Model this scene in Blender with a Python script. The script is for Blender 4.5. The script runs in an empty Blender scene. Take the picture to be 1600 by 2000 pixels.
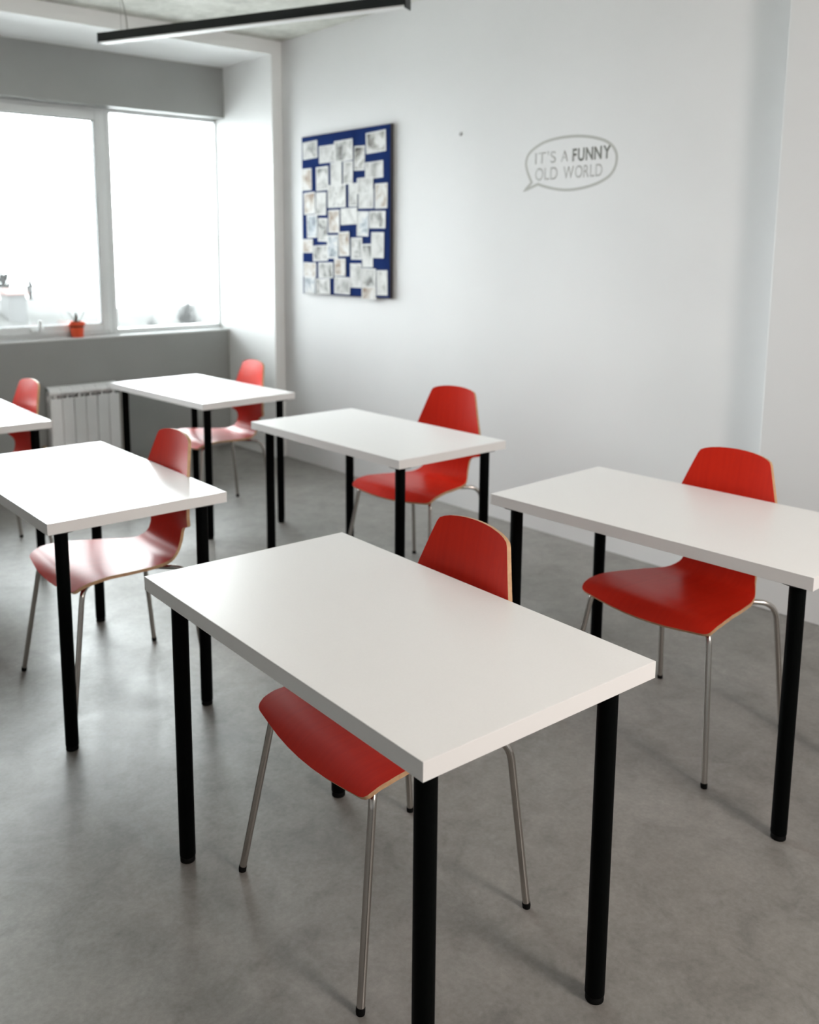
import bpy, bmesh, math, random
from mathutils import Vector, Matrix
random.seed(7)
S = bpy.context.scene
COL = S.collection

# ---------------------------------------------------------------- camera
# Room axes: X = distance from the right-hand white wall, Y = distance from the
# window side (towards the photographer), Z = up.  Units are metres.
cam_data = bpy.data.cameras.new('camera')
cam = bpy.data.objects.new('camera', cam_data)
COL.objects.link(cam)
fw = Vector((-0.630450, -0.759381, -0.160849)).normalized()
rt = Vector((-0.769478, 0.638672, 0.000760)).normalized()
up = rt.cross(fw).normalized()
rt = fw.cross(up)
cam.matrix_world = Matrix(((rt.x, up.x, -fw.x, 3.838), (rt.y, up.y, -fw.y, 5.560), (rt.z, up.z, -fw.z, 1.513), (0, 0, 0, 1)))
cam_data.sensor_fit = 'VERTICAL'
cam_data.sensor_height = 36.0
cam_data.sensor_width = 28.8
cam_data.lens = 36.0 * 1805.1 / 2000.0
cam_data.shift_x = 82.9 / 2000.0
cam_data.shift_y = -217.2 / 2000.0
cam_data.clip_start = 0.05
cam_data.clip_end = 500
cam_data.dof.use_dof = True
cam_data.dof.focus_distance = 1.85
cam_data.dof.aperture_fstop = 3.6
S.camera = cam

# ---------------------------------------------------------------- sky
world = bpy.data.worlds.new('overcast_sky')
S.world = world
world.use_nodes = True
bg = world.node_tree.nodes['Background']
bg.inputs['Color'].default_value = (0.93, 0.97, 1.0, 1)
bg.inputs['Strength'].default_value = 24.0

# ---------------------------------------------------------------- large lights
def area_light(name, loc, direction, sx, sy, energy, color, portal=False, spread=180):
    l = bpy.data.lights.new(name, 'AREA')
    l.shape = 'RECTANGLE'
    l.size = sx
    l.size_y = sy
    l.energy = energy
    l.color = color
    l.spread = math.radians(spread)
    if portal:
        l.cycles.is_portal = True
    o = bpy.data.objects.new(name, l)
    COL.objects.link(o)
    o.location = loc
    o.rotation_euler = Vector(direction).to_track_quat('-Z', 'Y').to_euler()
    return o
# sky portals in the window openings (they only guide sampling, no light of their own)
area_light('window_portal', (1.72, -0.86, 1.70), (0, 1, 0), 3.3, 1.62, 1.0, (1, 1, 1), portal=True)
# light set where the leg shadows point back to, before the added lobby
area_light('rear_light', (2.10, 7.02, 2.02), (0, -1, 0), 0.66, 1.0, 70.0, (1.0, 0.91, 0.85))

# ---------------------------------------------------------------- exposure
S.view_settings.view_transform = 'Standard'
S.view_settings.look = 'None'
S.view_settings.gamma = 1.0
S.view_settings.use_curve_mapping = False
S.view_settings.exposure = 0.0

# ================================================================ materials
def mat(name, color, rough=0.5, metallic=0.0, spec=0.5, coat=0.0):
    m = bpy.data.materials.new(name)
    m.use_nodes = True
    b = m.node_tree.nodes['Principled BSDF']
    b.inputs['Base Color'].default_value = (*color, 1)
    b.inputs['Roughness'].default_value = rough
    b.inputs['Metallic'].default_value = metallic
    b.inputs['Specular IOR Level'].default_value = spec
    b.inputs['Coat Weight'].default_value = coat
    return m

def nodes(m):
    nt = m.node_tree
    return nt, nt.nodes['Principled BSDF']

def noise(nt, scale, detail=4, rough=0.55, vec=None, distortion=0.0):
    n = nt.nodes.new('ShaderNodeTexNoise')
    n.inputs['Scale'].default_value = scale
    n.inputs['Detail'].default_value = detail
    n.inputs['Roughness'].default_value = rough
    n.inputs['Distortion'].default_value = distortion
    if vec is not None:
        nt.links.new(vec, n.inputs['Vector'])
    return n.outputs['Fac']

def ramp(nt, fac, stops):
    r = nt.nodes.new('ShaderNodeValToRGB')
    e = r.color_ramp.elements
    while len(e) < len(stops):
        e.new(0.5)
    for i, (p, c) in enumerate(stops):
        e[i].position = p
        e[i].color = (*c, 1) if len(c) == 3 else c
    nt.links.new(fac, r.inputs['Fac'])
    return r.outputs['Color']

def mixc(nt, fac, a, b, mode='MIX'):
    n = nt.nodes.new('ShaderNodeMix')
    n.data_type = 'RGBA'
    n.blend_type = mode
    for sock, v in ((n.inputs[0], fac), (n.inputs[6], a), (n.inputs[7], b)):
        if hasattr(v, 'is_output'):
            nt.links.new(v, sock)
        elif isinstance(v, tuple):
            sock.default_value = (*v, 1)
        else:
            sock.default_value = v
    return n.outputs[2]

def coords(nt, which='Object'):
    return nt.nodes.new('ShaderNodeTexCoord').outputs[which]

def bump(nt, b, fac, strength, dist):
    n = nt.nodes.new('ShaderNodeBump')
    n.inputs['Strength'].default_value = strength
    n.inputs['Distance'].default_value = dist
    nt.links.new(fac, n.inputs['Height'])
    nt.links.new(n.outputs['Normal'], b.inputs['Normal'])

def g(v):
    return (v, v, v)

# white painted plaster
M_wall = mat('white_wall_paint', (0.80, 0.80, 0.81), 0.62, spec=0.3)
nt, b = nodes(M_wall)
v = coords(nt)
nt.links.new(ramp(nt, noise(nt, 1.3, 3, 0.5, v), [(0.3, (0.745, 0.745, 0.75)), (0.7, (0.775, 0.775, 0.78))]), b.inputs['Base Color'])
bump(nt, b, noise(nt, 70, 4, 0.6, v), 0.05, 0.004)

M_trim = mat('white_trim_paint', (0.88, 0.885, 0.88), 0.6, spec=0.3)

# grey painted plaster of the window wall
M_grey = mat('grey_wall_paint', (0.25, 0.258, 0.25), 0.5, spec=0.4)
nt, b = nodes(M_grey)
v = coords(nt)
nt.links.new(ramp(nt, noise(nt, 2.2, 3, 0.5, v), [(0.3, (0.300, 0.308, 0.298)), (0.7, (0.325, 0.333, 0.323))]), b.inputs['Base Color'])
bump(nt, b, noise(nt, 90, 3, 0.6, v), 0.06, 0.003)

# raw concrete ceiling
M_ceil = mat('raw_concrete_ceiling', (0.4, 0.4, 0.37), 0.8, spec=0.2)
nt, b = nodes(M_ceil)
v = coords(nt)
c1 = ramp(nt, noise(nt, 2.6, 6, 0.62, v, 0.6), [(0.30, (0.42, 0.42, 0.38)), (0.52, (0.60, 0.60, 0.55)), (0.75, (0.72, 0.72, 0.67))])
c2 = ramp(nt, noise(nt, 16, 5, 0.65, v), [(0.25, g(0.78)), (0.6, g(1.0))])
nt.links.new(mixc(nt, 1.0, c1, c2, 'MULTIPLY'), b.inputs['Base Color'])
bump(nt, b, noise(nt, 25, 5, 0.6, v), 0.2, 0.01)

# polished concrete floor
M_floor = mat('polished_concrete_floor', (0.2, 0.19, 0.18), 0.32, spec=0.55)
nt, b = nodes(M_floor)
v = coords(nt)
c1 = ramp(nt, noise(nt, 1.1, 7, 0.6, v, 0.5), [(0.30, (0.178, 0.167, 0.153)), (0.5, (0.235, 0.223, 0.207)), (0.70, (0.285, 0.273, 0.257))])
c2 = ramp(nt, noise(nt, 6.5, 6, 0.68, v, 0.8), [(0.25, g(0.74)), (0.50, g(1.0)), (0.78, g(1.16))])
c3 = ramp(nt, noise(nt, 85, 3, 0.6, v), [(0.25, g(0.87)), (0.7, g(1.08))])
base = mixc(nt, 1.0, mixc(nt, 1.0, c1, c2, 'MULTIPLY'), c3, 'MULTIPLY')
c4 = ramp(nt, noise(nt, 24, 5, 0.7, v, 0.4), [(0.28, g(0.84)), (0.55, g(1.0)), (0.78, g(1.10))])
base = mixc(nt, 1.0, base, c4, 'MULTIPLY')
# pale scuffs and patches worn into the slab
sc = ramp(nt, noise(nt, 3.4, 8, 0.72, v, 1.6), [(0.58, g(0.0)), (0.74, g(1.0))])
base = mixc(nt, mixc(nt, 1.0, sc, g(0.22), 'MULTIPLY'), base, (0.46, 0.45, 0.44))
nt.links.new(base, b.inputs['Base Color'])
rr = ramp(nt, noise(nt, 4.2, 6, 0.65, v, 0.7), [(0.3, g(0.37)), (0.7, g(0.48))])
nt.links.new(rr, b.inputs['Roughness'])
bump(nt, b, noise(nt, 9, 5, 0.6, v), 0.05, 0.01)

# furniture
M_top = mat('white_laminate', (0.85, 0.84, 0.83), 0.33, spec=0.45)
nt, b = nodes(M_top)
v = coords(nt)
nt.links.new(ramp(nt, noise(nt, 260, 2, 0.5, v), [(0.3, (0.855, 0.838, 0.828)), (0.7, (0.87, 0.853, 0.843))]), b.inputs['Base Color'])
bump(nt, b, noise(nt, 600, 2, 0.5, v), 0.03, 0.0006)
M_band = mat('white_edge_banding', (0.82, 0.805, 0.795), 0.38, spec=0.4)
M_black = mat('black_powder_coat', (0.0009, 0.0014, 0.0014), 0.55, spec=0.05)
nt, b = nodes(M_black)
bump(nt, b, noise(nt, 900, 2, 0.5, coords(nt)), 0.06, 0.0004)
M_rubber = mat('black_rubber', (0.004, 0.004, 0.004), 0.7, spec=0.1)
M_chrome = mat('chromed_steel', (0.50, 0.47, 0.44), 0.20, metallic=1.0)
M_steel = mat('black_steel_plate', (0.03, 0.03, 0.03), 0.5)

M_red = mat('red_lacquered_plywood', (0.52, 0.017, 0.007), 0.31, spec=0.14)
nt, b = nodes(M_red)
v = coords(nt)
mp = nt.nodes.new('ShaderNodeMapping')
mp.inputs['Scale'].default_value = (3, 60, 3)
nt.links.new(v, mp.inputs['Vector'])
nt.links.new(ramp(nt, noise(nt, 1.5, 5, 0.6, mp.outputs['Vector']), [(0.3, (0.51, 0.0165, 0.0065)), (0.7, (0.57, 0.0215, 0.0080))]), b.inputs['Base Color'])
bump(nt, b, noise(nt, 1.5, 5, 0.6, mp.outputs['Vector']), 0.05, 0.001)

M_ply = mat('bare_plywood_edge', (0.50, 0.30, 0.16), 0.5, spec=0.3)
nt, b = nodes(M_ply)
mp = nt.nodes.new('ShaderNodeMapping')
mp.inputs['Scale'].default_value = (30, 30, 30)
nt.links.new(coords(nt), mp.inputs['Vector'])
nt.links.new(ramp(nt, noise(nt, 2, 4, 0.6, mp.outputs['Vector']), [(0.3, (0.48, 0.28, 0.15)), (0.7, (0.62, 0.39, 0.22))]), b.inputs['Base Color'])

M_rad = mat('white_enamel', (0.90, 0.90, 0.90), 0.35, spec=0.5)
M_raddark = mat('radiator_gap', (0.30, 0.30, 0.30), 0.6)
M_frame = mat('white_window_plastic', (0.72, 0.74, 0.74), 0.3, spec=0.5)
M_gasket = mat('grey_window_gasket', (0.25, 0.26, 0.26), 0.6)
M_blue = mat('blue_board_felt', (0.020, 0.040, 0.155), 1.0, spec=0.0)
nt, b = nodes(M_blue)
v = coords(nt)
nt.links.new(ramp(nt, noise(nt, 220, 3, 0.6, v), [(0.3, (0.012, 0.024, 0.095)), (0.7, (0.017, 0.033, 0.125))]), b.inputs['Base Color'])
M_boardedge = mat('dark_board_edge', (0.055, 0.048, 0.050), 0.6)
M_pin = mat('steel_pin', (0.7, 0.7, 0.7), 0.3, metallic=1.0)
M_decal = mat('grey_wall_lettering', (0.46, 0.46, 0.44), 0.6, spec=0.2)
M_decal_light = mat('pale_grey_wall_lettering', (0.47, 0.47, 0.46), 0.6, spec=0.2)
M_decal_dark = mat('dark_grey_wall_lettering', (0.21, 0.215, 0.20), 0.6, spec=0.2)
M_lamp = mat('black_aluminium', (0.006, 0.008, 0.009), 0.45, spec=0.35)
M_diff = mat('opal_diffuser', (0.80, 0.80, 0.79), 0.5, spec=0.3)
M_cord = mat('grey_cord', (0.30, 0.30, 0.28), 0.6)
M_pot = mat('orange_red_glazed_pot', (0.75, 0.085, 0.025), 0.35, spec=0.5)
M_soil = mat('dark_potting_soil', (0.03, 0.022, 0.016), 0.9)
M_leaf = mat('grey_green_leaf', (0.10, 0.13, 0.115), 0.5)
M_brass = mat('brass_valve', (0.50, 0.38, 0.24), 0.35, metallic=1.0)
M_pipe = mat('grey_heating_pipe', (0.42, 0.40, 0.37), 0.45)
M_plug = mat('grey_wall_plug', (0.38, 0.38, 0.38), 0.7)
M_door = mat('white_door_paint', (0.75, 0.75, 0.74), 0.4)

# printed photo cards: pale pictures, each card its own
def card_material(name, tint, dark, scale):
    m = mat(name, tint, 0.65, spec=0.04)
    nt, b = nodes(m)
    tc = nt.nodes.new('ShaderNodeTexCoord')
    oi = nt.nodes.new('ShaderNodeObjectInfo')
    cb = nt.nodes.new('ShaderNodeCombineXYZ')
    mul = nt.nodes.new('ShaderNodeMath')
    mul.operation = 'MULTIPLY'
    mul.inputs[1].default_value = 57.0
    nt.links.new(oi.outputs['Random'], mul.inputs[0])
    nt.links.new(mul.outputs[0], cb.inputs['X'])
    nt.links.new(mul.outputs[0], cb.inputs['Z'])
    ad = nt.nodes.new('ShaderNodeVectorMath')
    nt.links.new(tc.outputs['Object'], ad.inputs[0])
    nt.links.new(cb.outputs[0], ad.inputs[1])
    f1 = noise(nt, scale, 4, 0.6, ad.outputs[0], 0.5)
    c = ramp(nt, f1, [(0.34, dark), (0.50, tint), (0.62, (0.68, 0.68, 0.67))])
    # white paper border
    sp = nt.nodes.new('ShaderNodeSeparateXYZ')
    nt.links.new(tc.outputs['Generated'], sp.inputs[0])
    def edge(out):
        a = nt.nodes.new('ShaderNodeMath'); a.operation = 'SUBTRACT'; a.inputs[1].default_value = 0.5
        nt.links.new(out, a.inputs[0])
        q = nt.nodes.new('ShaderNodeMath'); q.operation = 'ABSOLUTE'
        nt.links.new(a.outputs[0], q.inputs[0])
        r = nt.nodes.new('ShaderNodeMath'); r.operation = 'GREATER_THAN'; r.inputs[1].default_value = 0.43
        nt.links.new(q.outputs[0], r.inputs[0])
        return r.outputs[0]
    mx = nt.nodes.new('ShaderNodeMath'); mx.operation = 'MAXIMUM'
    nt.links.new(edge(sp.outputs['Y']), mx.inputs[0])
    nt.links.new(edge(sp.outputs['Z']), mx.inputs[1])
    nt.links.new(mixc(nt, mx.outputs[0], c, (0.66, 0.66, 0.65)), b.inputs['Base Color'])
    return m
CARD_MATS = {
    'grey': card_material('grey_photo_print', (0.50, 0.50, 0.49), (0.17, 0.17, 0.165), 12),
    'warm': card_material('warm_photo_print', (0.53, 0.49, 0.45), (0.30, 0.22, 0.17), 12),
    'blue': card_material('bluish_photo_print', (0.47, 0.51, 0.55), (0.21, 0.23, 0.26), 12),
    'pale': card_material('pale_photo_print', (0.58, 0.58, 0.57), (0.33, 0.33, 0.32), 10),
    'dark': card_material('dark_photo_print', (0.36, 0.35, 0.33), (0.045, 0.042, 0.040), 10),
}

# clear window glass
M_glass = bpy.data.materials.new('clear_window_glass')
M_glass.use_nodes = True
nt = M_glass.node_tree
nt.nodes.clear()
o_ = nt.nodes.new('ShaderNodeOutputMaterial')
mx = nt.nodes.new('ShaderNodeMixShader')
fr = nt.nodes.new('ShaderNodeFresnel'); fr.inputs['IOR'].default_value = 1.45
tr = nt.nodes.new('ShaderNodeBsdfTransparent'); tr.inputs['Color'].default_value = (0.96, 0.98, 0.97, 1)
gl = nt.nodes.new('ShaderNodeBsdfGlossy'); gl.inputs['Roughness'].default_value = 0.02
nt.links.new(fr.outputs[0], mx.inputs[0])
nt.links.new(tr.outputs[0], mx.inputs[1])
nt.links.new(gl.outputs[0], mx.inputs[2])
nt.links.new(mx.outputs[0], o_.inputs['Surface'])

# outdoors, snowy and washed out
M_snow = mat('pale_snowy_ground', (0.60, 0.60, 0.60), 0.9, spec=0.1)
nt, b = nodes(M_snow)
nt.links.new(ramp(nt, noise(nt, 0.12, 5, 0.6, coords(nt)), [(0.35, (0.74, 0.74, 0.74)), (0.6, (0.82, 0.82, 0.82))]), b.inputs['Base Color'])
M_scrub = mat('frosted_scrub', (0.2, 0.2, 0.2), 0.9, spec=0.1)
nt, b = nodes(M_scrub)
nt.links.new(ramp(nt, noise(nt, 0.5, 5, 0.65, coords(nt)), [(0.35, (0.028, 0.028, 0.027)), (0.65, (0.040, 0.040, 0.039))]), b.inputs['Base Color'])
M_tree = mat('frosted_branches', (0.036, 0.036, 0.036), 0.9, spec=0.1)
M_brickred = mat('faded_red_paint', (0.055, 0.030, 0.027), 0.8)
M_render = mat('pale_render', (0.026, 0.026, 0.026), 0.8)

# ================================================================ mesh helpers
def finish(name, bm, m, parent=None, smooth=False, loc=None):
    bmesh.ops.recalc_face_normals(bm, faces=bm.faces)
    me = bpy.data.meshes.new(name)
    bm.to_mesh(me)
    bm.free()
    ms = m if isinstance(m, (list, tuple)) else [m]
    for q in ms:
        me.materials.append(q)
    if smooth:
        for p in me.polygons:
            p.use_smooth = True
    o = bpy.data.objects.new(name, me)
    COL.objects.link(o)
    if parent is not None:
        o.parent = parent
    if loc is not None:
        o.location = loc
    return o

def thing(name, label, cat, loc=(0, 0, 0), rz=0.0, group=None):
    o = bpy.data.objects.new(name, None)
    o.empty_display_size = 0.1
    COL.objects.link(o)
    o.location = loc
    o.rotation_euler = (0, 0, rz)
    tag(o, label, cat, group)
    return o

def tag(o, label, cat, group=None):
    o['label'] = label
    o['category'] = cat
    if group:
        o['group'] = group
    return o

def struct(o):
    o['kind'] = 'structure'
    return o

def add_box(bm, x0, y0, z0, x1, y1, z1, bevel=0.0, segs=2):
    t = bmesh.new()
    bmesh.ops.create_cube(t, size=1.0)
    for v in t.verts:
        v.co = Vector(((x0 + x1) / 2 + v.co.x * (x1 - x0), (y0 + y1) / 2 + v.co.y * (y1 - y0), (z0 + z1) / 2 + v.co.z * (z1 - z0)))
    if bevel > 0:
        bmesh.ops.bevel(t, geom=t.edges[:], offset=bevel, segments=segs, profile=0.5, affect='EDGES')
    merge(bm, t)

def merge(bm, t):
    me = bpy.data.meshes.new('tmp')
    t.to_mesh(me)
    t.free()
    bm.from_mesh(me)
    bpy.data.meshes.remove(me)

def box(name, a, b_, m, parent=None, bevel=0.0):
    bm = bmesh.new()
    add_box(bm, *a, *b_, bevel=bevel)
    return finish(name, bm, m, parent)

def add_prism(bm, pts, z0, z1):
    lo = [bm.verts.new((x, y, z0)) for x, y in pts]
    hi = [bm.verts.new((x, y, z1)) for x, y in pts]
    n = len(pts)
    for i in range(n):
        j = (i + 1) % n
        bm.faces.new((lo[i], lo[j], hi[j], hi[i]))
    bm.faces.new(lo[::-1])
    bm.faces.new(hi)

def add_lathe(bm, prof, segs=28, cx=0, cy=0, cz=0):
    """prof: list of (radius, z), closed on the axis where radius is 0"""
    rings = []
    for r, z in prof:
        if r < 1e-6:
            rings.append([bm.verts.new((cx, cy, cz + z))])
        else:
            rings.append([bm.verts.new((cx + r * math.cos(2 * math.pi * k / segs), cy + r * math.sin(2 * math.pi * k / segs), cz + z)) for k in range(segs)])
    for a, c in zip(rings, rings[1:]):
        for k in range(segs):
            l = (k + 1) % segs
            if len(a) == 1 and len(c) == 1:
                continue
            if len(a) == 1:
                bm.faces.new((a[0], c[k], c[l]))
            elif len(c) == 1:
                bm.faces.new((a[k], a[l], c[0]))
            else:
                bm.faces.new((a[k], a[l], c[l], c[k]))

def fillet(path, radii, n=7):
    P = [Vector(p) for p in path]
    out = [P[0]]
    for i in range(1, len(P) - 1):
        r = radii[i]
        a, c, d = P[i - 1], P[i], P[i + 1]
        p0 = c + (a - c).normalized() * min(r, (a - c).length * 0.49)
        p1 = c + (d - c).normalized() * min(r, (d - c).length * 0.49)
        for k in range(n + 1):
            t = k / n
            out.append((1 - t) ** 2 * p0 + 2 * t * (1 - t) * c + t * t * p1)
    out.append(P[-1])
    return out

def add_tube(bm, pts, r, segs=14, caps=True):
    pts = [Vector(p) for p in pts]
    n = len(pts)
    tang = []
    for i in range(n):
        a = pts[max(i - 1, 0)]
        c = pts[min(i + 1, n - 1)]
        tang.append((c - a).normalized())
    ref = Vector((0, 0, 1)) if abs(tang[0].z) < 0.9 else Vector((1, 0, 0))
    side = tang[0].cross(ref).normalized()
    rings = []
    for i in range(n):
        side = (side - tang[i] * side.dot(tang[i])).normalized()
        up_ = tang[i].cross(side)
        rad = r[i] if isinstance(r, (list, tuple)) else r
        rings.append([bm.verts.new(pts[i] + side * rad * math.cos(2 * math.pi * k / segs) + up_ * rad * math.sin(2 * math.pi * k / segs)) for k in range(segs)])
    for a, c in zip(rings, rings[1:]):
        for k in range(segs):
            l = (k + 1) % segs
            bm.faces.new((a[k], a[l], c[l], c[k]))
    if caps:
        bm.faces.new(rings[0][::-1])
        bm.faces.new(rings[-1])

def sharp_by_angle(o, deg=40):
    me = o.data
    for p in me.polygons:
        p.use_smooth = True
    bm = bmesh.new()
    bm.from_mesh(me)
    lim = math.radians(deg)
    for e in bm.edges:
        e.smooth = not (len(e.link_faces) == 2 and e.calc_face_angle(0) > lim)
    bm.to_mesh(me)
    bm.free()
    return o

def copy_tree(o, parent=None):
    c = o.copy()
    COL.objects.link(c)
    c.parent = parent
    for ch in list(o.children):
        copy_tree(ch, c)
    return c

def frame_rect(bm, x0, x1, z0, z1, wl, wr, wb, wt, y0, y1, bevel=0.004):
    add_box(bm, x0, y0, z0, x0 + wl, y1, z1, bevel)
    add_box(bm, x1 - wr, y0, z0, x1, y1, z1, bevel)
    add_box(bm, x0 + wl, y0, z0, x1 - wr, y1, z0 + wb, bevel)
    add_box(bm, x0 + wl, y0, z1 - wt, x1 - wr, y1, z1, bevel)

# ================================================================ the room
ROOM_X, ROOM_Y, CEIL = 6.2, 7.6, 2.94
GY = -0.64           # face of the grey window wall
SILL, HEAD, NICHE = 0.912, 2.487, 2.845

bm = bmesh.new()
add_box(bm, -0.30, -0.95, -0.20, ROOM_X + 0.2, ROOM_Y + 1.0, 0.0)
struct(finish('floor', bm, M_floor))
bm = bmesh.new()
add_box(bm, -0.30, -0.95, CEIL, ROOM_X + 0.2, ROOM_Y + 0.2, CEIL + 0.2)
struct(finish('ceiling', bm, M_ceil))

# right-hand wall, thicker towards the photographer
bm = bmesh.new()
add_box(bm, -0.30, 0.0, 0.0, 0.0, 3.685, CEIL)
struct(finish('wall_right', bm, M_wall))
bm = bmesh.new()
add_box(bm, -0.30, 3.685, 0.0, 0.134, ROOM_Y + 0.2, CEIL, 0.004)
struct(finish('wall_right', bm, M_wall))
# pier beside the window recess
struct(box('trim_1', (-0.30, -0.95, 0.0), (0.085, 0.0, CEIL), M_trim))
# white beam over the window recess
struct(box('trim_2', (0.085, -0.95, NICHE), (ROOM_X + 0.2, 0.0, CEIL), M_trim))
# grey window wall: parapet below and band above the glazing
bm = bmesh.new()
add_box(bm, 0.085, GY - 0.25, 0.0, ROOM_X, GY, SILL - 0.012)
struct(finish('wall_window', bm, M_grey))
bm = bmesh.new()
add_box(bm, 0.085, GY - 0.25, HEAD, ROOM_X, GY, NICHE)
struct(finish('wall_window', bm, M_grey))
struct(box('wall_window', (3.35, GY - 0.25, SILL - 0.012), (ROOM_X, GY, HEAD), M_grey))
# white window board on the parapet
struct(box('trim_3', (0.085, GY - 0.25, SILL - 0.012), (3.35, GY + 0.004, SILL), M_frame, bevel=0.002))
# unseen walls
struct(box('wall_left', (ROOM_X, -0.95, 0.0), (ROOM_X + 0.2, ROOM_Y + 0.2, CEIL), M_wall))
bm = bmesh.new()
add_box(bm, 0.134, ROOM_Y, 0.0, ROOM_X, ROOM_Y + 0.2, CEIL)
struct(finish('wall_back', bm, M_wall))
# unseen lobby and window frame added to house the light behind the photographer
bm = bmesh.new()
add_box(bm, 1.45, 7.12, 0.0, 2.75, ROOM_Y, CEIL)
struct(finish('wall_added_lobby', bm, M_wall))
bm = bmesh.new()
frame_rect(bm, 1.70, 2.50, 1.44, 2.60, 0.05, 0.05, 0.05, 0.05, 7.03, 7.12)
struct(finish('window_4', bm, M_door))

# ---------------------------------------------------------------- windows
WY0, WY1 = -0.835, -0.765       # frame depth
def window(n, x0, x1, casement):
    e = bpy.data.objects.new('window_%d' % n, None)
    COL.objects.link(e)
    struct(e)
    e.location = (x0, WY1, SILL)
    def rel(o):
        o.parent = e
        o.matrix_parent_inverse = Matrix.Translation((-x0, -WY1, -SILL))
        return o
    bm = bmesh.new()
    w = 0.036
    frame_rect(bm, x0, x1, SILL, HEAD, w if n > 1 else 0.010, w, w, 0.022, WY0, WY1)
    rel(finish('outer_frame', bm, M_frame))
    if casement:
        a, c, s, h = x0 + w - 0.004, x1 - w + 0.004, SILL + w - 0.010, HEAD - 0.024
        bm = bmesh.new()
        frame_rect(bm, a, c, s, h, 0.052, 0.052, 0.052, 0.060, WY0 + 0.01, WY1 + 0.016, 0.006)
        rel(finish('sash', bm, M_frame))
        bm = bmesh.new()
        frame_rect(bm, a + 0.05, c - 0.05, s + 0.05, h - 0.058, 0.008, 0.008, 0.008, 0.008, WY0 + 0.03, WY1 + 0.004, 0.001)
        rel(finish('gasket', bm, M_gasket))
        p = box('pane', (a + 0.045, -0.805, s + 0.045), (c - 0.045, -0.801, h - 0.055), M_glass)
        rel(p)
        # turn handle on the bottom rail
        hx = 1.535 if n == 2 else (x0 + x1) / 2
        bm = bmesh.new()
        add_box(bm, hx - 0.05, WY1 + 0.014, s + 0.012, hx + 0.05, WY1 + 0.030, s + 0.044, 0.006)
        add_tube(bm, fillet([(hx, WY1 + 0.025, s + 0.028), (hx, WY1 + 0.060, s + 0.034), (hx - 0.005, WY1 + 0.062, s + 0.100)], [0, 0.018, 0]), 0.009)
        h_ = finish('handle', bm, M_frame)
        sharp_by_angle(h_)
        rel(h_)
    else:
        p = box('pane', (x0 + (w if n > 1 else 0.010) - 0.005, -0.805, SILL + w - 0.005), (x1 - w + 0.005, -0.801, HEAD - 0.020), M_glass)
        rel(p)
window(1, 0.085, 0.975, False)
window(2, 0.975, 2.45, True)
window(3, 2.45, 3.35, False)

# ================================================================ tables
TL, TD, TH, TT = 1.025, 0.585, 0.740, 0.034
def table_proto():
    root = thing('table', '', 'table')
    bm = bmesh.new()
    bt = 0.0012
    add_box(bm, -TD / 2 + bt, -TL / 2 + bt, TH - TT, TD / 2 - bt, TL / 2 - bt, TH, 0.0004, 1)
    top_o = finish('tabletop', bm, M_top, root)
    for a_, c_ in (((-TD / 2, -TL / 2), (TD / 2, -TL / 2 + bt)), ((-TD / 2, TL / 2 - bt), (TD / 2, TL / 2)),
                   ((-TD / 2, -TL / 2 + bt), (-TD / 2 + bt, TL / 2 - bt)), ((TD / 2 - bt, -TL / 2 + bt), (TD / 2, TL / 2 - bt))):
        bm = bmesh.new()
        add_box(bm, a_[0], a_[1], TH - TT, c_[0], c_[1], TH, 0.0004, 1)
        finish('edge_band', bm, M_band, top_o)
    leg_me = None
    foot_me = None
    plate_me = None
    for sx in (-1, 1):
        for sy in (-1, 1):
            px, py = sx * (TD / 2 - 0.060), sy * (TL / 2 - 0.0615)
            if leg_me is None:
                bm = bmesh.new()
                add_lathe(bm, [(0, 0.014), (0.0185, 0.014), (0.0198, 0.0155), (0.0200, 0.018), (0.0200, TH - TT - 0.006), (0, TH - TT - 0.006)], 32)
                leg = finish('leg', bm, M_black, root)
                sharp_by_angle(leg, 50)
                leg_me = leg.data
                bm = bmesh.new()
                add_lathe(bm, [(0, 0.0), (0.0175, 0.0), (0.0188, 0.0015), (0.0188, 0.010), (0.016, 0.0145), (0, 0.0145)], 32)
                foot = finish('foot', bm, M_rubber, leg)
                sharp_by_angle(foot, 50)
                foot_me = foot.data
                bm = bmesh.new()
                add_lathe(bm, [(0, TH - TT - 0.008), (0.045, TH - TT - 0.008), (0.047, TH - TT - 0.006), (0.047, TH - TT), (0, TH - TT)], 32)
                plate = finish('mounting_plate', bm, M_steel, leg)
                sharp_by_angle(plate, 50)
                plate_me = plate.data
            else:
                leg = bpy.data.objects.new('leg', leg_me)
                foot = bpy.data.objects.new('foot', foot_me)
                plate = bpy.data.objects.new('mounting_plate', plate_me)
                for o in (leg, foot, plate):
                    COL.objects.link(o)
                leg.parent = root
                foot.parent = leg
                plate.parent = leg
            leg.location = (px, py, 0)
    return root

TABLES = [
    (2.624, 4.111, -2.42, 'white desk with black legs nearest the camera, sharp in the foreground'),
    (2.611, 2.513, -1.29, 'white desk cut by left picture edge, directly behind the foreground desk'),
    (1.243, 0.937, 1.97, 'white desk by the pier, right of the radiator, below the window recess'),
    (1.306, 2.543, -0.34, 'white desk at centre along the white wall, between the other two wall-side desks'),
    (1.385, 4.099, 1.25, 'white desk cut by right picture edge, beside the white wall'),
    (2.561, 0.905, -2.24, 'white desk at far left of which only one corner shows'),
]
tproto = table_proto()
for i, (x, y, a, lab) in enumerate(TABLES):
    t = tproto if i == 0 else copy_tree(tproto)
    t.location = (x, y, 0)
    t.rotation_euler = (0, 0, math.radians(a))
    tag(t, lab, 'table', 'white desks in the classroom')

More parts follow.
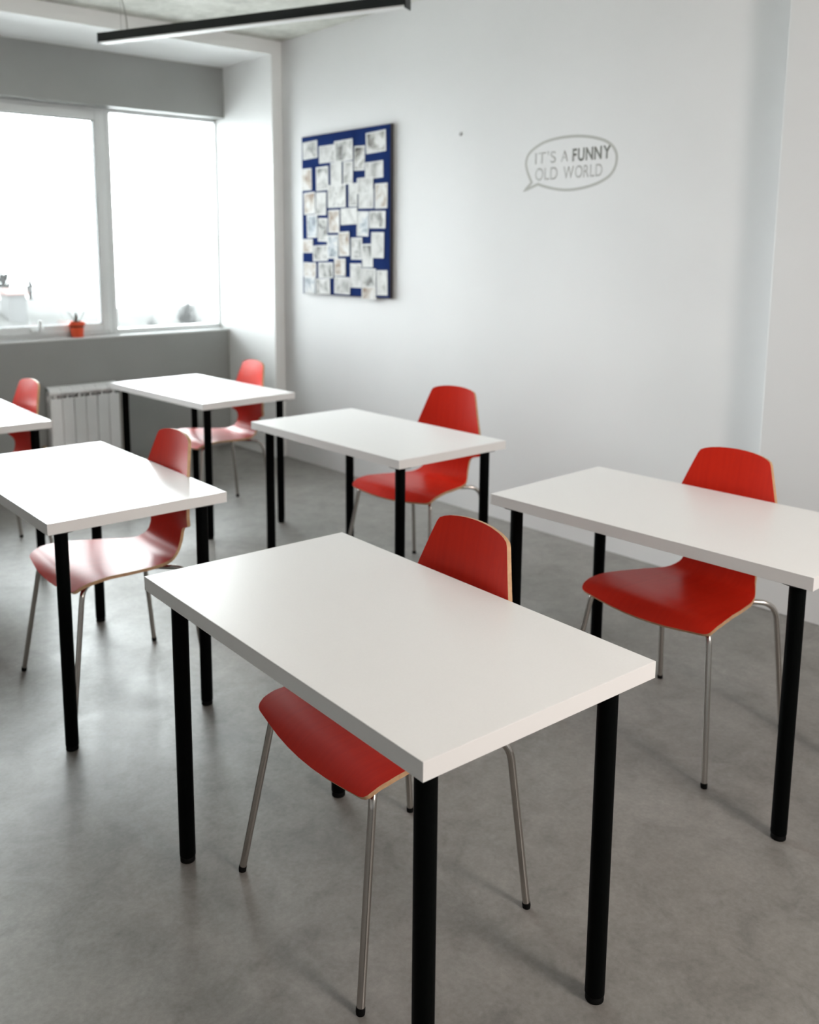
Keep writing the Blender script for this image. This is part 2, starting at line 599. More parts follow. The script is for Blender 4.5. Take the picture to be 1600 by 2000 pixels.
# ================================================================ chairs
PROF = [(0.231, 0.424), (0.219, 0.435), (0.204, 0.4475), (0.189, 0.4565), (0.168, 0.4615), (0.12, 0.4635), (0.05, 0.460), (-0.05, 0.454), (-0.12, 0.452), (-0.160, 0.458),
        (-0.190, 0.479), (-0.207, 0.518), (-0.216, 0.570), (-0.230, 0.690), (-0.244, 0.780), (-0.263, 0.876)]
WID = [(0.0, 0.003), (0.0013, 0.05), (0.0052, 0.10), (0.0118, 0.15), (0.0185, 0.195), (0.0210, 0.211), (0.0255, 0.222), (0.034, 0.229), (0.050, 0.233), (0.085, 0.235), (0.13, 0.231),
       (0.22, 0.216), (0.32, 0.194), (0.38, 0.172), (0.42, 0.151), (0.45, 0.135), (0.473, 0.128), (0.50, 0.127), (0.520, 0.130), (0.532, 0.138),
       (0.541, 0.153), (0.547, 0.172), (0.552, 0.191), (0.558, 0.202), (0.567, 0.2085), (0.580, 0.2105), (0.60, 0.2065), (0.69, 0.1765), (0.80, 0.141),
       (0.840, 0.1275), (0.850, 0.1215), (0.857, 0.108), (0.863, 0.088), (0.868, 0.058), (0.8705, 0.03), (0.8713, 0.003)]
SPLIT = 0.486
SHELL_T = 0.011

def catmull(pts, n):
    P = [Vector((p[0], 0, p[1])) for p in pts]
    P = [P[0] * 2 - P[1]] + P + [P[-1] * 2 - P[-2]]
    out = []
    for i in range(1, len(P) - 2):
        p0, p1, p2, p3 = P[i - 1], P[i], P[i + 1], P[i + 2]
        t0 = 0.0
        t1 = t0 + math.sqrt((p1 - p0).length)
        t2 = t1 + math.sqrt((p2 - p1).length)
        t3 = t2 + math.sqrt((p3 - p2).length)
        for k in range(n):
            t = t1 + (t2 - t1) * k / n
            a1 = p0 * ((t1 - t) / (t1 - t0)) + p1 * ((t - t0) / (t1 - t0))
            a2 = p1 * ((t2 - t) / (t2 - t1)) + p2 * ((t - t1) / (t2 - t1))
            a3 = p2 * ((t3 - t) / (t3 - t2)) + p3 * ((t - t2) / (t3 - t2))
            b1 = a1 * ((t2 - t) / (t2 - t0)) + a2 * ((t - t0) / (t2 - t0))
            b2 = a2 * ((t3 - t) / (t3 - t1)) + a3 * ((t - t1) / (t3 - t1))
            out.append(b1 * ((t2 - t) / (t2 - t1)) + b2 * ((t - t1) / (t2 - t1)))
    out.append(P[-2])
    return out

CURVE = catmull(PROF, 10)
ARC = [0.0]
for a_, b_ in zip(CURVE, CURVE[1:]):
    ARC.append(ARC[-1] + (b_ - a_).length)
ARC_SCALE = ARC[-1] / WID[-1][0]

def curve_at(s):
    s = min(max(s * ARC_SCALE, 0), ARC[-1])
    for i in range(len(ARC) - 1):
        if s <= ARC[i + 1] or i == len(ARC) - 2:
            t = (s - ARC[i]) / (ARC[i + 1] - ARC[i])
            return CURVE[i].lerp(CURVE[i + 1], t)

def shell_point(s, y):
    p = curve_at(s)
    q = (y / 0.2) ** 2
    k = min(max((s - 0.48) / 0.12, 0), 1)
    k = k * k * (3 - 2 * k)
    f = min(max((s - 0.06) / 0.10, 0), 1) * (1 - min(max((s - 0.36) / 0.12, 0), 1))
    return Vector((p.x + 0.026 * k * q, y, p.z + 0.005 * f * q))

def shell_normal(s, y):
    d = 0.003
    ds = shell_point(min(s + d, WID[-1][0]), y) - shell_point(max(s - d, 0), y)
    dy = shell_point(s, y + d) - shell_point(s, y - d)
    n = dy.cross(ds)
    # points towards the sitter's side (up on the seat, forward on the back)
    n.normalize()
    return n

def rows():
    out = []
    for (s0, w0), (s1, w1) in zip(WID, WID[1:]):
        k = max(1, int(math.ceil((s1 - s0) / 0.012)))
        for j in range(k):
            t = j / k
            out.append((s0 + (s1 - s0) * t, w0 + (w1 - w0) * t))
    out.append(WID[-1])
    # force a row on the seam between seat and backrest
    if not any(abs(s - SPLIT) < 1e-6 for s, w in out):
        for i in range(len(out) - 1):
            if out[i][0] < SPLIT < out[i + 1][0]:
                t = (SPLIT - out[i][0]) / (out[i + 1][0] - out[i][0])
                out.insert(i + 1, (SPLIT, out[i][1] + t * (out[i + 1][1] - out[i][1])))
                break
    return out
ROWS = rows()
NU = 14
def shell_parts(part):
    """returns (faces mesh, rim mesh) of the seat or of the backrest"""
    rs = [r for r in ROWS if (r[0] <= SPLIT + 1e-6 if part == 'seat' else r[0] >= SPLIT - 1e-6)]
    bm = bmesh.new()
    rim = bmesh.new()
    top, bot = [], []
    sgn = 1.0 if shell_normal(0.2, 0.0).z > 0 else -1.0
    norms = []
    for s, w in rs:
        ta, tb, nn = [], [], []
        for j in range(NU + 1):
            y = w * (2 * j / NU - 1)
            p = shell_point(s, y)
            n = shell_normal(s, y) * sgn
            nn.append(n)
            ta.append(bm.verts.new(p))
            tb.append(bm.verts.new(p - n * SHELL_T))
        top.append(ta)
        bot.append(tb)
        norms.append(nn)
    nt_, nb_ = {}, {}
    for i in range(len(rs)):
        for j in range(NU + 1):
            nt_[top[i][j]] = norms[i][j]
            nb_[bot[i][j]] = -norms[i][j]
    for i in range(len(rs) - 1):
        for j in range(NU):
            bm.faces.new((top[i][j], top[i][j + 1], top[i + 1][j + 1], top[i + 1][j]))
            bm.faces.new((bot[i][j], bot[i + 1][j], bot[i + 1][j + 1], bot[i][j + 1]))
    # rim strip round the free outline
    loop = []
    if part == 'seat':
        loop = [(i, 0) for i in range(len(rs) - 1, -1, -1)] + [(0, j) for j in range(1, NU)] + [(i, NU) for i in range(0, len(rs))]
    else:
        loop = [(i, NU) for i in range(0, len(rs))] + [(len(rs) - 1, j) for j in range(NU - 1, 0, -1)] + [(i, 0) for i in range(len(rs) - 1, -1, -1)]
    strip = []
    for i, j in loop:
        strip.append((rim.verts.new(top[i][j].co), rim.verts.new(bot[i][j].co)))
    for a, c in zip(strip, strip[1:]):
        if (a[0].co - c[0].co).length > 1e-6:
            rim.faces.new((a[0], c[0], c[1], a[1]))
    return bm, rim

def chair_proto():
    root = thing('chair', '', 'chair')
    for part in ('seat', 'backrest'):
        bm, rim = shell_parts(part)
        # consistent winding: sitter's side outwards
        me = bpy.data.meshes.new(part)
        bm.to_mesh(me)
        bm.free()
        me.materials.append(M_red)
        for p in me.polygons:
            p.use_smooth = True
        o = bpy.data.objects.new(part, me)
        COL.objects.link(o)
        o.parent = root
        r = finish('edge_band', rim, M_ply, o, smooth=True)
        r['label'] = 'bare pale plywood edge'
    R = 0.0088
    for sy in (1, -1):
        front = fillet([(0.02, 0.045 * sy, 0.4335), (0.11, 0.130 * sy, 0.4345), (0.178, 0.208 * sy, 0.4335), (0.245, 0.262 * sy, 0.006)], [0, 0.06, 0.035, 0])
        rear = fillet([(-0.02, 0.045 * sy, 0.4285), (-0.09, 0.10 * sy, 0.4285), (-0.198, 0.202 * sy, 0.4300), (-0.245, 0.226 * sy, 0.006)], [0, 0.05, 0.056, 0])
        for pth in (front, rear):
            bm = bmesh.new()
            add_tube(bm, pth, R, 16)
            leg = finish('leg', bm, M_chrome, root)
            sharp_by_angle(leg, 50)
            end = pth[-1]
            d = (pth[-1] - pth[-2]).normalized()
            bm = bmesh.new()
            add_tube(bm, [end - d * 0.008, end - d * 0.001, Vector((end.x, end.y, 0.0))], [0.0096, 0.0099, 0.0092], 16)
            f = finish('foot_cap', bm, M_rubber, leg)
            sharp_by_angle(f, 50)
    bm = bmesh.new()
    add_box(bm, -0.05, -0.07, 0.4235, 0.05, 0.07, 0.4475, 0.003)
    finish('mounting_plate', bm, M_steel, root)
    return root

CHAIRS = [
    (2.535, 4.058, -5.5, 'red plywood chair tucked under the foreground desk, seat lip poking out in front'),
    (2.545, 2.600, -2.9, 'red plywood chair at the desk cut by left picture edge, window light on its seat'),
    (1.155, 0.955, -5.0, 'red plywood chair in front of the pier at the desk right of the radiator'),
    (0.997, 2.515, 8.0, 'red plywood chair at the central wall-side desk, pulled well out and turned'),
    (1.295, 4.055, -2.0, 'red plywood chair at the desk cut by right picture edge, backrest against white wall'),
    (2.465, 0.955, 0.5, 'red plywood chair at far left beside the radiator, mostly hidden by desks'),
]
cproto = chair_proto()
for i, (x, y, a, lab) in enumerate(CHAIRS):
    c = cproto if i == 0 else copy_tree(cproto)
    c.location = (x, y, 0)
    c.rotation_euler = (0, 0, math.radians(a))
    tag(c, lab, 'chair', 'red plywood chairs at the desks')

# ================================================================ notice board
BY0, BY1, BZ0, BZ1, BT = 0.268, 1.192, 1.213, 2.272, 0.028
nb = thing('notice_board', 'tall blue felt notice board covered with pinned photo cards on white wall', 'notice board', (0, (BY0 + BY1) / 2, BZ0))
by, bz = (BY0 + BY1) / 2, BZ0
box('board_panel', (0.0, BY0 - by, BZ0 - bz), (BT - 0.004, BY1 - by, BZ1 - bz), M_boardedge, nb, bevel=0.001)
box('felt_face', (BT - 0.006, BY0 - by + 0.003, 0.003), (BT, BY1 - by - 0.003, BZ1 - bz - 0.003), M_blue, nb, bevel=0.001)

# photo cards: (y0, y1, z0, z1, print, tilt in degrees, label)
CARDS = [
    (0.285, 0.450, 2.122, 2.236, 'grey', 2, 'wide photo card at the top left corner of the blue board'),
    (0.472, 0.644, 2.083, 2.195, 'pale', 0, 'wide photo card in the top row, second from the left on the blue board'),
    (0.639, 0.831, 2.080, 2.214, 'grey', 1, 'big wide photo card in the top row at the middle of the blue board'),
    (0.841, 0.948, 2.012, 2.164, 'dark', -2, 'small upright photo card with a dark upper half, left of the top right card'),
    (0.963, 1.153, 2.110, 2.238, 'dark', 2, 'wide photo card with a black blot at the top right corner of the blue board'),
    (0.272, 0.385, 1.915, 2.060, 'warm', 0, 'upright warm-toned photo card on the left edge, below the top left card'),
    (0.434, 0.569, 1.907, 2.062, 'grey', 1, 'upright photo card second from the left in the second row of the board'),
    (0.596, 0.715, 1.937, 2.079, 'pale', 0, 'upright photo card directly below the big wide card, left one of the pair'),
    (0.731, 0.831, 1.933, 2.077, 'pale', -1, 'upright photo card directly below the big wide card, right one of the pair'),
    (0.953, 1.127, 1.955, 2.058, 'pale', 1, 'wide pale photo card directly below the card with the black blot'),
    (0.292, 0.421, 1.755, 1.901, 'warm', 2, 'upright warm-toned photo card leftmost in the third row of the board'),
    (0.432, 0.546, 1.745, 1.895, 'pale', -1, 'upright pale photo card second from the left in the third row of the board'),
    (0.563, 0.755, 1.790, 1.937, 'grey', 0, 'largest photo card near the middle of the blue board'),
    (0.786, 0.875, 1.790, 1.937, 'pale', 0, 'narrow upright photo card right of the largest card'),
    (0.875, 1.034, 1.867, 1.966, 'pale', 1, 'wide pale photo card on top of another, right of the narrow card'),
    (0.885, 1.035, 1.774, 1.891, 'pale', -1, 'lower card of the overlapping pair right of the narrow card'),
    (1.049, 1.169, 1.769, 1.922, 'warm', 0, 'upright photo card with brown print on the right edge, third row of the board'),
    (0.329, 0.447, 1.597, 1.751, 'blue', 1, 'upright photo card with bluish foot, leftmost in the fourth row of the board'),
    (0.452, 0.555, 1.570, 1.725, 'grey', -2, 'upright photo card second from the left in the fourth row of the board'),
    (0.570, 0.688, 1.627, 1.775, 'warm', 0, 'upright photo card directly below the largest card, left side'),
    (0.703, 0.875, 1.677, 1.783, 'pale', 1, 'wide pale photo card directly below the largest card, right side'),
    (0.870, 0.987, 1.601, 1.757, 'blue', -2, 'upright photo card with blue and brown print, left of the wide grey card'),
    (0.997, 1.152, 1.648, 1.755, 'grey', -1, 'wide grey photo card on the right edge, fourth row of the board'),
    (0.272, 0.393, 1.495, 1.588, 'warm', 0, 'small wide photo card on the left edge, fifth row of the board'),
    (0.392, 0.559, 1.440, 1.545, 'grey', 2, 'wide photo card second from the left in the fifth row of the board'),
    (0.554, 0.671, 1.458, 1.611, 'blue', 0, 'upright bluish photo card third from the left in the fifth row of the board'),
    (0.681, 0.794, 1.474, 1.632, 'warm', 2, 'upright photo card fourth from the left in the fifth row of the board'),
    (0.810, 0.924, 1.453, 1.593, 'grey', 0, 'upright plain grey photo card fifth from the left in the fifth row of the board'),
    (0.924, 1.031, 1.405, 1.552, 'grey', 1, 'upright photo card between the plain grey card and the right edge card, fifth row'),
    (1.016, 1.139, 1.464, 1.624, 'pale', -1, 'upright pale photo card on the right edge, fifth row of the board'),
    (0.279, 0.426, 1.330, 1.429, 'warm', -1, 'wide photo card leftmost in the sixth row of the board'),
    (0.454, 0.617, 1.327, 1.431, 'grey', 1, 'wide photo card second from the left in the sixth row of the board'),
    (0.633, 0.753, 1.344, 1.458, 'warm', 0, 'upright photo card third from the left in the sixth row of the board'),
    (0.799, 0.914, 1.272, 1.428, 'pale', 0, 'tall photo card fourth from the left in the sixth row of the board'),
    (0.919, 1.060, 1.276, 1.399, 'grey', -1, 'photo card on top of the orange-tinted card near the bottom right of the board'),
    (1.069, 1.173, 1.232, 1.389, 'pale', 1, 'tall photo card at the bottom right corner of the board'),
    (0.288, 0.413, 1.216, 1.330, 'blue', -1, 'photo card with bluish print at the bottom left corner of the board'),
    (0.425, 0.584, 1.218, 1.323, 'grey', 1, 'wide photo card second from the left in the bottom row of the board'),
    (0.632, 0.799, 1.226, 1.338, 'pale', -1, 'wide photo card at the middle of the bottom row of the board'),
    (0.919, 1.060, 1.200, 1.282, 'warm', 1, 'orange-tinted photo card hanging over the bottom edge of the board'),
]
for i, (y0, y1, z0, z1, kind, tilt, lab) in enumerate(CARDS):
    w, h = (y1 - y0) / 2, (z1 - z0) / 2
    off = BT + 0.0006 + 0.0011 * (i % 3)
    if i in (15, 39, 36):
        off = BT + 0.0004
    t = thing('photo_card', lab, 'photo', (off, (y0 + y1) / 2, (z0 + z1) / 2), 0, 'photo cards pinned to the blue board')
    t.rotation_euler = (math.radians(tilt), 0, 0)
    # slightly curled sheet with thickness
    bm = bmesh.new()
    N = 4
    fr_, bk_ = [], []
    curl = 0.0008 + 0.0012 * ((i * 37) % 5) / 4
    for a in range(N + 1):
        u = 2 * a / N - 1
        x = curl * u * u
        fr_.append([bm.verts.new((x + 0.0005, u * w, -h)), bm.verts.new((x + 0.0005, u * w, h))])
        bk_.append([bm.verts.new((x, u * w, -h)), bm.verts.new((x, u * w, h))])
    for a in range(N):
        bm.faces.new((fr_[a][0], fr_[a + 1][0], fr_[a + 1][1], fr_[a][1]))
        bm.faces.new((bk_[a][0], bk_[a][1], bk_[a + 1][1], bk_[a + 1][0]))
        bm.faces.new((fr_[a][0], bk_[a][0], bk_[a + 1][0], fr_[a + 1][0]))
        bm.faces.new((fr_[a][1], fr_[a + 1][1], bk_[a + 1][1], bk_[a][1]))
    bm.faces.new((fr_[0][0], fr_[0][1], bk_[0][1], bk_[0][0]))
    bm.faces.new((fr_[N][0], bk_[N][0], bk_[N][1], fr_[N][1]))
    finish('print', bm, CARD_MATS[kind], t)
    bm = bmesh.new()
    add_lathe(bm, [(0, 0.0), (0.0022, 0.0), (0.0034, 0.0012), (0.0030, 0.0030), (0, 0.0036)], 10)
    p = finish('pin', bm, M_pin, t, smooth=True, loc=(0.0006, 0, h - 0.008))
    p.rotation_euler = (0, math.pi / 2, 0)

# ================================================================ lettering on the wall
DEC = thing('wall_lettering', "grey speech bubble on white wall reading IT'S A FUNNY OLD WORLD", 'wall lettering', (0, 2.53, 1.945))
OUT = [(2.242, 1.825), (2.288, 1.864), (2.268, 1.899), (2.254, 1.930), (2.246, 1.967), (2.261, 2.007), (2.302, 2.037), (2.367, 2.062), (2.447, 2.074),
       (2.526, 2.076), (2.604, 2.071), (2.680, 2.057), (2.744, 2.036), (2.787, 2.007), (2.809, 1.972), (2.812, 1.938), (2.801, 1.901), (2.773, 1.869),
       (2.722, 1.844), (2.659, 1.827), (2.588, 1.817), (2.516, 1.815), (2.447, 1.823), (2.376, 1.839), (2.330, 1.853)]
def smooth_closed(pts, corners, n=5):
    m = len(pts)
    out = []
    for i in range(m):
        p1, p2 = Vector((*pts[i], 0)), Vector((*pts[(i + 1) % m], 0))
        p0 = Vector((*pts[i - 1], 0)) if i not in corners else p1 * 2 - p2
        p3 = Vector((*pts[(i + 2) % m], 0)) if (i + 1) % m not in corners else p2 * 2 - p1
        for k in range(n):
            t = k / n
            out.append(0.5 * ((2 * p1) + (p2 - p0) * t + (2 * p0 - 5 * p1 + 4 * p2 - p3) * t * t + (3 * p1 - p0 - 3 * p2 + p3) * t ** 3))
    return out
pts = smooth_closed(OUT, {0, 1, len(OUT) - 1})
bm = bmesh.new()
hw = 0.0072
n_ = len(pts)
ring = []
for i in range(n_):
    a, c, d = pts[i - 1], pts[i], pts[(i + 1) % n_]
    t1, t2 = (c - a).normalized(), (d - c).normalized()
    n1, n2 = Vector((-t1.y, t1.x, 0)), Vector((-t2.y, t2.x, 0))
    m_ = (n1 + n2)
    m_ = m_.normalized() if m_.length > 1e-4 else n1
    k = hw / max(0.45, m_.dot(n1))
    A, B = c + m_ * k, c - m_ * k
    ring.append([bm.verts.new((0.0, A.x - 2.53, A.y - 1.945)), bm.verts.new((0.0, B.x - 2.53, B.y - 1.945)),
                 bm.verts.new((0.0006, B.x - 2.53, B.y - 1.945)), bm.verts.new((0.0006, A.x - 2.53, A.y - 1.945))])
for i in range(n_):
    a, c = ring[i], ring[(i + 1) % n_]
    for k in range(4):
        bm.faces.new((a[k], c[k], c[(k + 1) % 4], a[(k + 1) % 4]))
finish('bubble_outline', bm, M_decal, DEC)

def glyph_mesh(ch, bold):
    cu = bpy.data.curves.new('glyph', 'FONT')
    cu.body = ch
    cu.size = 1.0
    cu.extrude = 0.0
    cu.offset = 0.026 if bold else 0.004
    o = bpy.data.objects.new('glyph', cu)
    COL.objects.link(o)
    dg = bpy.context.evaluated_depsgraph_get()
    me = bpy.data.meshes.new_from_object(o.evaluated_get(dg))
    bpy.data.objects.remove(o)
    bpy.data.curves.remove(cu)
    return me

def word(text, y0, y1, z0, z1, m, bold=False):
    gm = [glyph_mesh(c, bold) for c in text]
    ext = [(min(v.co.x for v in me.vertices), max(v.co.x for v in me.vertices)) for me in gm]
    GAP = 0.11
    total = sum(b - a for a, b in ext) + GAP * (len(text) - 1)
    k = (y1 - y0) / total
    cap = 0.70
    kz = (z1 - z0) / cap
    x = y0
    for c, me, (a, b) in zip(text, gm, ext):
        bm = bmesh.new()
        bm.from_mesh(me)
        for v in bm.verts:
            v.co = Vector((0.0, (v.co.x - a) * k + x - 2.53, v.co.y * kz + z0 - 1.945))
        r = bmesh.ops.extrude_face_region(bm, geom=bm.faces[:])
        bmesh.ops.translate(bm, verts=[q for q in r['geom'] if isinstance(q, bmesh.types.BMVert)], vec=(0.0006, 0, 0))
        o = finish('letter', bm, m, DEC)
        if bold:
            o['label'] = 'darker bold letter'
        x += (b - a + GAP) * k
        bpy.data.meshes.remove(me)
word("IT'S", 2.306, 2.443, 1.956, 2.013, M_decal_light)
word("A", 2.476, 2.520, 1.957, 2.012, M_decal_light)
word("FUNNY", 2.547, 2.777, 1.955, 2.014, M_decal_dark, True)
word("OLD", 2.310, 2.456, 1.872, 1.935, M_decal_light)
word("WORLD", 2.494, 2.731, 1.872, 1.932, M_decal_light)

# small plug left in the wall
bm = bmesh.new()
add_lathe(bm, [(0, 0.0), (0.011, 0.0), (0.011, 0.003), (0.006, 0.0045), (0, 0.0045)], 20)
pl = finish('wall_plug', bm, M_plug, None, loc=(0.0, 1.761, 2.158))
pl.rotation_euler = (0, math.pi / 2, 0)
tag(pl, 'tiny grey plug in the white wall between blue board and lettering', 'wall plug')

# ================================================================ hanging linear lamp
L0, L1 = Vector((1.722, 0.887, 2.55)), Vector((1.006, 2.424, 2.55))
ax = (L1 - L0)
LEN = ax.length
lamp = thing('pendant_light', 'long thin black bar lamp hanging from the concrete ceiling', 'lamp', (L0 + L1) / 2, math.atan2(ax.y, ax.x))
bm = bmesh.new()
add_box(bm, -LEN / 2 + 0.004, -0.030, 0.0, -LEN / 2 + 0.0042, 0.030, 0.048)
add_box(bm, -LEN / 2 + 0.004, -0.030, 0.006, LEN / 2 - 0.004, -0.026, 0.048)
add_box(bm, -LEN / 2 + 0.004, 0.026, 0.006, LEN / 2 - 0.004, 0.030, 0.048)
add_box(bm, -LEN / 2 + 0.004, -0.026, 0.042, LEN / 2 - 0.004, 0.026, 0.048)
finish('housing', bm, M_lamp, lamp)
box('diffuser', (-LEN / 2 + 0.004, -0.0265, 0.000), (LEN / 2 - 0.004, 0.0265, 0.042), M_diff, lamp)
box('end_cap', (-LEN / 2, -0.031, -0.002), (-LEN / 2 + 0.0045, 0.031, 0.049), M_lamp, lamp)
box('end_cap', (LEN / 2 - 0.0045, -0.031, -0.006), (LEN / 2, 0.031, 0.050), M_lamp, lamp)
top = CEIL - 2.55
for xx in (-LEN / 2 + 0.13, LEN / 2 - 0.13):
    bm = bmesh.new()
    add_tube(bm, [(xx, 0, 0.047), (xx, 0, top)], 0.0011, 8)
    finish('suspension_cable', bm, M_cord, lamp, smooth=True)
bm = bmesh.new()
x_ = -LEN / 2 + 0.17
add_tube(bm, fillet([(x_, 0.0, 0.046), (x_ - 0.005, 0.0, 0.11), (x_ - 0.03, 0.01, 0.19), (x_ - 0.060, 0.0, 0.27), (x_ - 0.05, 0.0, top)], [0, 0.05, 0.05, 0.05, 0]), 0.0034, 10)
finish('power_cord', bm, M_cord, lamp, smooth=True)

# ================================================================ radiator
RX0, RX1, RZ0, RZ1 = 1.055, 1.555, 0.110, 0.592
rad = thing('radiator', 'white sectional radiator below the window on the grey wall', 'radiator', ((RX0 + RX1) / 2, -0.575, RZ0))
def section_mesh(w):
    bm = bmesh.new()
    # front panel with rounded edges, side view stepped back at the top like a real cast section
    add_box(bm, -w / 2 + 0.0012, 0.024, 0.0, w / 2 - 0.0012, 0.040, 0.405, 0.006)
    add_box(bm, -w / 2, 0.020, 0.01, w / 2, 0.028, 0.395)
    add_box(bm, -0.006, -0.040, 0.0, 0.006, 0.030, 0.44)
    # curved top shield
    n = 6
    prev = None
    for k in range(n + 1):
        a = math.radians(80 * k / n)
        y, z = -0.040 + 0.080 * math.sin(a), 0.482 - 0.045 * (1 - math.cos(a))
        cur = [bm.verts.new((-w / 2 + 0.0015, y, z)), bm.verts.new((w / 2 - 0.0015, y, z)), bm.verts.new((w / 2 - 0.0015, y, z - 0.006)), bm.verts.new((-w / 2 + 0.0015, y, z - 0.006))]
        if prev:
            for q in range(4):
                bm.faces.new((prev[q], cur[q], cur[(q + 1) % 4], prev[(q + 1) % 4]))
        else:
            bm.faces.new(cur)
        prev = cur
    bm.faces.new(prev[::-1])
    # upper and lower headers
    for z in (0.042, 0.440):
        add_box(bm, -w / 2, -0.018, z - 0.016, w / 2, 0.018, z + 0.016, 0.004)
    add_box(bm, -w / 2 + 0.004, -0.040, 0.0, w / 2 - 0.004, -0.034, 0.45)
    return bm
NS = 6
sw = (RX1 - RX0) / NS
sec = None
for k in range(NS):
    if sec is None:
        sec = finish('radiator_section', section_mesh(sw), M_rad, rad)
        o = sec
    else:
        o = bpy.data.objects.new('radiator_section', sec.data)
        COL.objects.link(o)
        o.parent = rad
    o.location = (-(RX1 - RX0) / 2 + sw * (k + 0.5), 0, 0)
bm = bmesh.new()
add_tube(bm, [((RX1 - RX0) / 2, 0, 0.042), ((RX1 - RX0) / 2 + 0.05, 0, 0.042)], 0.013, 14)
add_tube(bm, [((RX1 - RX0) / 2 + 0.038, 0, 0.020), ((RX1 - RX0) / 2 + 0.038, 0, 0.085)], 0.016, 14)
finish('valve', bm, M_brass, rad)
bm = bmesh.new()
add_tube(bm, fillet([((RX1 - RX0) / 2 + 0.038, 0, 0.03), ((RX1 - RX0) / 2 + 0.038, 0, -RZ0)], [0, 0]), 0.010, 12)
finish('supply_pipe', bm, M_pipe, rad)
bm = bmesh.new()
add_tube(bm, fillet([(-(RX1 - RX0) / 2, 0, 0.44), (-(RX1 - RX0) / 2 - 0.03, 0, 0.44), (-(RX1 - RX0) / 2 - 0.03, 0, -RZ0)], [0, 0.025, 0]), 0.011, 12)
finish('return_pipe', bm, M_pipe, rad)
for xx in (-0.2, 0.2):
    box('wall_bracket', (xx - 0.012, -0.066, 0.38), (xx + 0.012, -0.036, 0.42), M_rad, rad)

# ================================================================ flower pot on the sill
pot = thing('flower_pot', 'small orange red pot with thin sprigs on the window sill', 'flower pot', (1.275, -0.702, SILL))
bm = bmesh.new()
add_lathe(bm, [(0, 0.0), (0.040, 0.0), (0.043, 0.003), (0.047, 0.078), (0.054, 0.080), (0.0565, 0.083), (0.0575, 0.106), (0.056, 0.108), (0.052, 0.106), (0.048, 0.080), (0.046, 0.075), (0, 0.075)], 36)
sharp_by_angle(finish('pot', bm, M_pot, pot), 45)
bm = bmesh.new()
add_lathe(bm, [(0, 0.070), (0.0475, 0.070), (0.0478, 0.088), (0.02, 0.093), (0, 0.094)], 24)
finish('soil', bm, M_soil, pot, smooth=True)
for ang, lean, ln in ((-30, 0.60, 0.115), (60, 0.30, 0.095), (150, 0.55, 0.105), (200, 0.65, 0.10), (260, 0.35, 0.08), (330, 0.45, 0.10)):
    bm = bmesh.new()
    d = Vector((math.cos(math.radians(ang)) * lean, math.sin(math.radians(ang)) * lean, 1)).normalized()
    sd = d.cross(Vector((0, 0, 1))).normalized()
    nrm = sd.cross(d)
    rows_ = []
    for k in range(6):
        t = k / 5
        wv = 0.0105 * math.sin(math.pi * (0.12 + 0.86 * t)) + 0.0006
        c = Vector((0, 0, 0.088)) + d * ln * t + Vector((d.x, d.y, -0.2)) * 0.02 * t * t
        rows_.append([bm.verts.new(c - sd * wv), bm.verts.new(c + nrm * 0.0018), bm.verts.new(c + sd * wv), bm.verts.new(c - nrm * 0.0012)])
    for a, c in zip(rows_, rows_[1:]):
        for q in range(4):
            bm.faces.new((a[q], a[(q + 1) % 4], c[(q + 1) % 4], c[q]))
    bm.faces.new(rows_[0][::-1])
    bm.faces.new(rows_[-1])
    finish('leaf', bm, M_leaf, pot, smooth=True)

# ================================================================ outdoors
bm = bmesh.new()
add_box(bm, -160, -220, -7.2, 120, -4, -7.0)
struct(finish('ground', bm, M_snow))
def hnoise(x, y):
    return math.sin(x * 0.31 + 1.7) * 0.5 + math.sin(x * 0.83 + y * 0.4) * 0.25 + math.sin(x * 1.9 + y * 1.3) * 0.12
# scrubby bank sloping down from left to right beyond the windows
bm = bmesh.new()
NXX, NYY = 90, 10
grid = []
for i in range(NXX + 1):
    x = 10 - 60 * i / NXX
    col_ = []
    for j in range(NYY + 1):
        y = -48 - 30 * j / NYY
        crest = -2.9 + 0.10 * (x + 26) if x > -26 else -2.9
        prof_ = math.sin(math.pi * j / NYY)
        z = -7.1 + (crest + 7.1) * prof_ + 0.35 * hnoise(x, y) * prof_
        col_.append(bm.verts.new((x, y, z)))
    grid.append(col_)
for i in range(NXX):
    for j in range(NYY):
        bm.faces.new((grid[i][j], grid[i + 1][j], grid[i + 1][j + 1], grid[i][j + 1]))
struct(finish('hillside', bm, M_scrub, smooth=True))

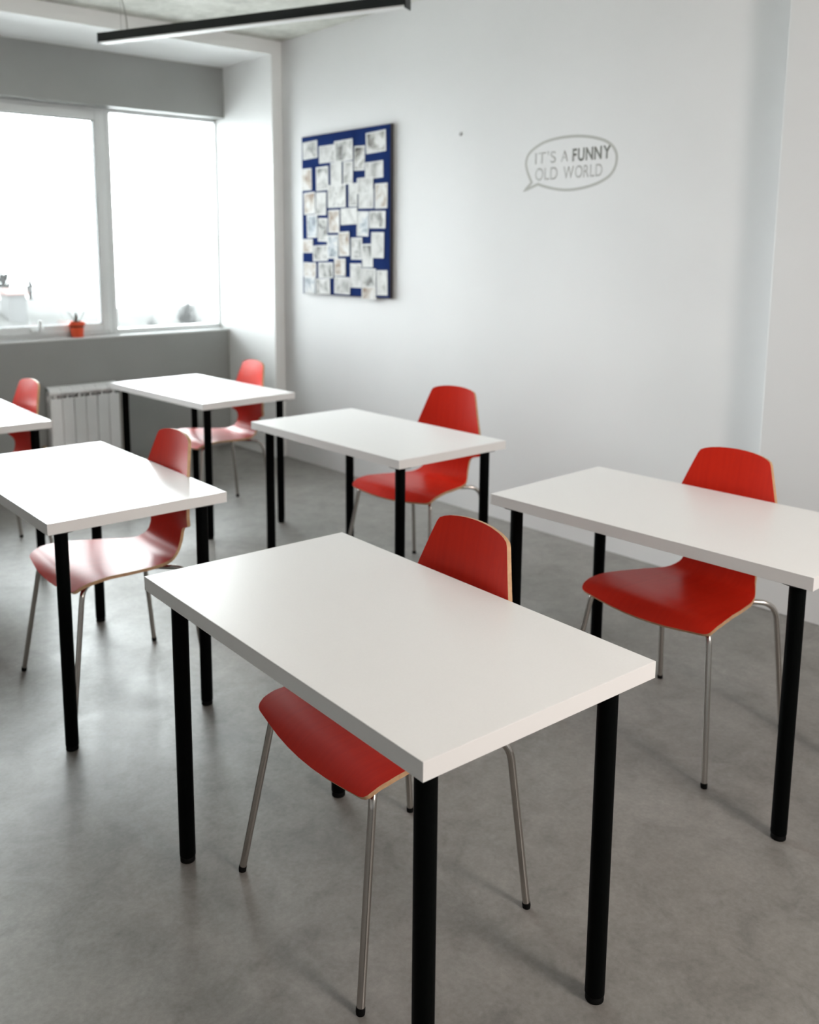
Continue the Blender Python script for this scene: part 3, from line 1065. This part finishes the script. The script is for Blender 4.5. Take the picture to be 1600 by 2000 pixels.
def tree(loc, h, spread, seed, lab):
    r = random.Random(seed)
    t = thing('bare_tree', lab, 'tree', loc, 0, 'pale bare trees outside')
    bm = bmesh.new()
    add_tube(bm, [(0, 0, 0), (0.1, 0, h * 0.3), (0.0, 0.1, h * 0.65), (0.05, 0, h * 0.95)], [h * 0.028, h * 0.02, h * 0.012, h * 0.003], 8)
    finish('trunk', bm, M_tree, t, smooth=True)
    bm = bmesh.new()
    for k in range(420):
        while True:
            v = Vector((r.uniform(-1, 1), r.uniform(-1, 1), r.uniform(-1, 1)))
            if v.length < 1:
                break
        p = Vector((v.x * spread * (0.75 - 0.35 * v.z), v.y * spread * (0.75 - 0.35 * v.z), h * (0.62 + 0.36 * v.z)))
        q = Vector((p.x * 0.45, p.y * 0.45, max(h * 0.2, p.z - 0.5 - 0.5 * r.random())))
        add_tube(bm, [q, p.lerp(q, 0.4) + Vector((0, 0, -0.08)), p], [h * 0.0045, h * 0.0034, h * 0.0012], 4)
    o = finish('branches', bm, M_tree, t, smooth=True)
    o['kind'] = 'stuff'
tree((-18.9, -63, -7.0), 8.0, 2.0, 1, 'pale bare tree outside at the left picture edge, beside the red roofed shed')
tree((-22.6, -68, -7.0), 7.0, 1.6, 2, 'pale bare tree outside behind the red roofed shed')
tree((-23.9, -45, -7.0), 6.2, 1.5, 3, 'tallest pale bare tree outside the right window pane')
tree((-27.0, -46, -7.0), 5.3, 1.2, 4, 'low pale bare tree outside beside the pier edge')
tree((-21.0, -44, -7.0), 5.0, 1.2, 5, 'low pale bare tree outside near the middle of the right window pane')

shed = thing('shed', 'small pale shed with faded red roof outside the left window', 'shed', (-17.5, -57, -7.0))
bm = bmesh.new()
add_box(bm, -0.6, -0.8, 0, 0.6, 0.8, 5.6)
finish('walls', bm, M_render, shed)
bm = bmesh.new()
add_prism(bm, [(-0.72, -0.95), (0.72, -0.95), (0.72, 0.95), (-0.72, 0.95)], 5.6, 5.68)
a_ = [bm.verts.new(p) for p in ((-0.72, -0.95, 5.68), (0.72, -0.95, 5.68), (0.72, 0.95, 5.68), (-0.72, 0.95, 5.68), (-0.72, 0, 6.0), (0.72, 0, 6.0))]
for f in ((0, 1, 5, 4), (2, 3, 4, 5), (0, 4, 3), (1, 2, 5)):
    bm.faces.new([a_[i] for i in f])
finish('roof', bm, M_brickred, shed)
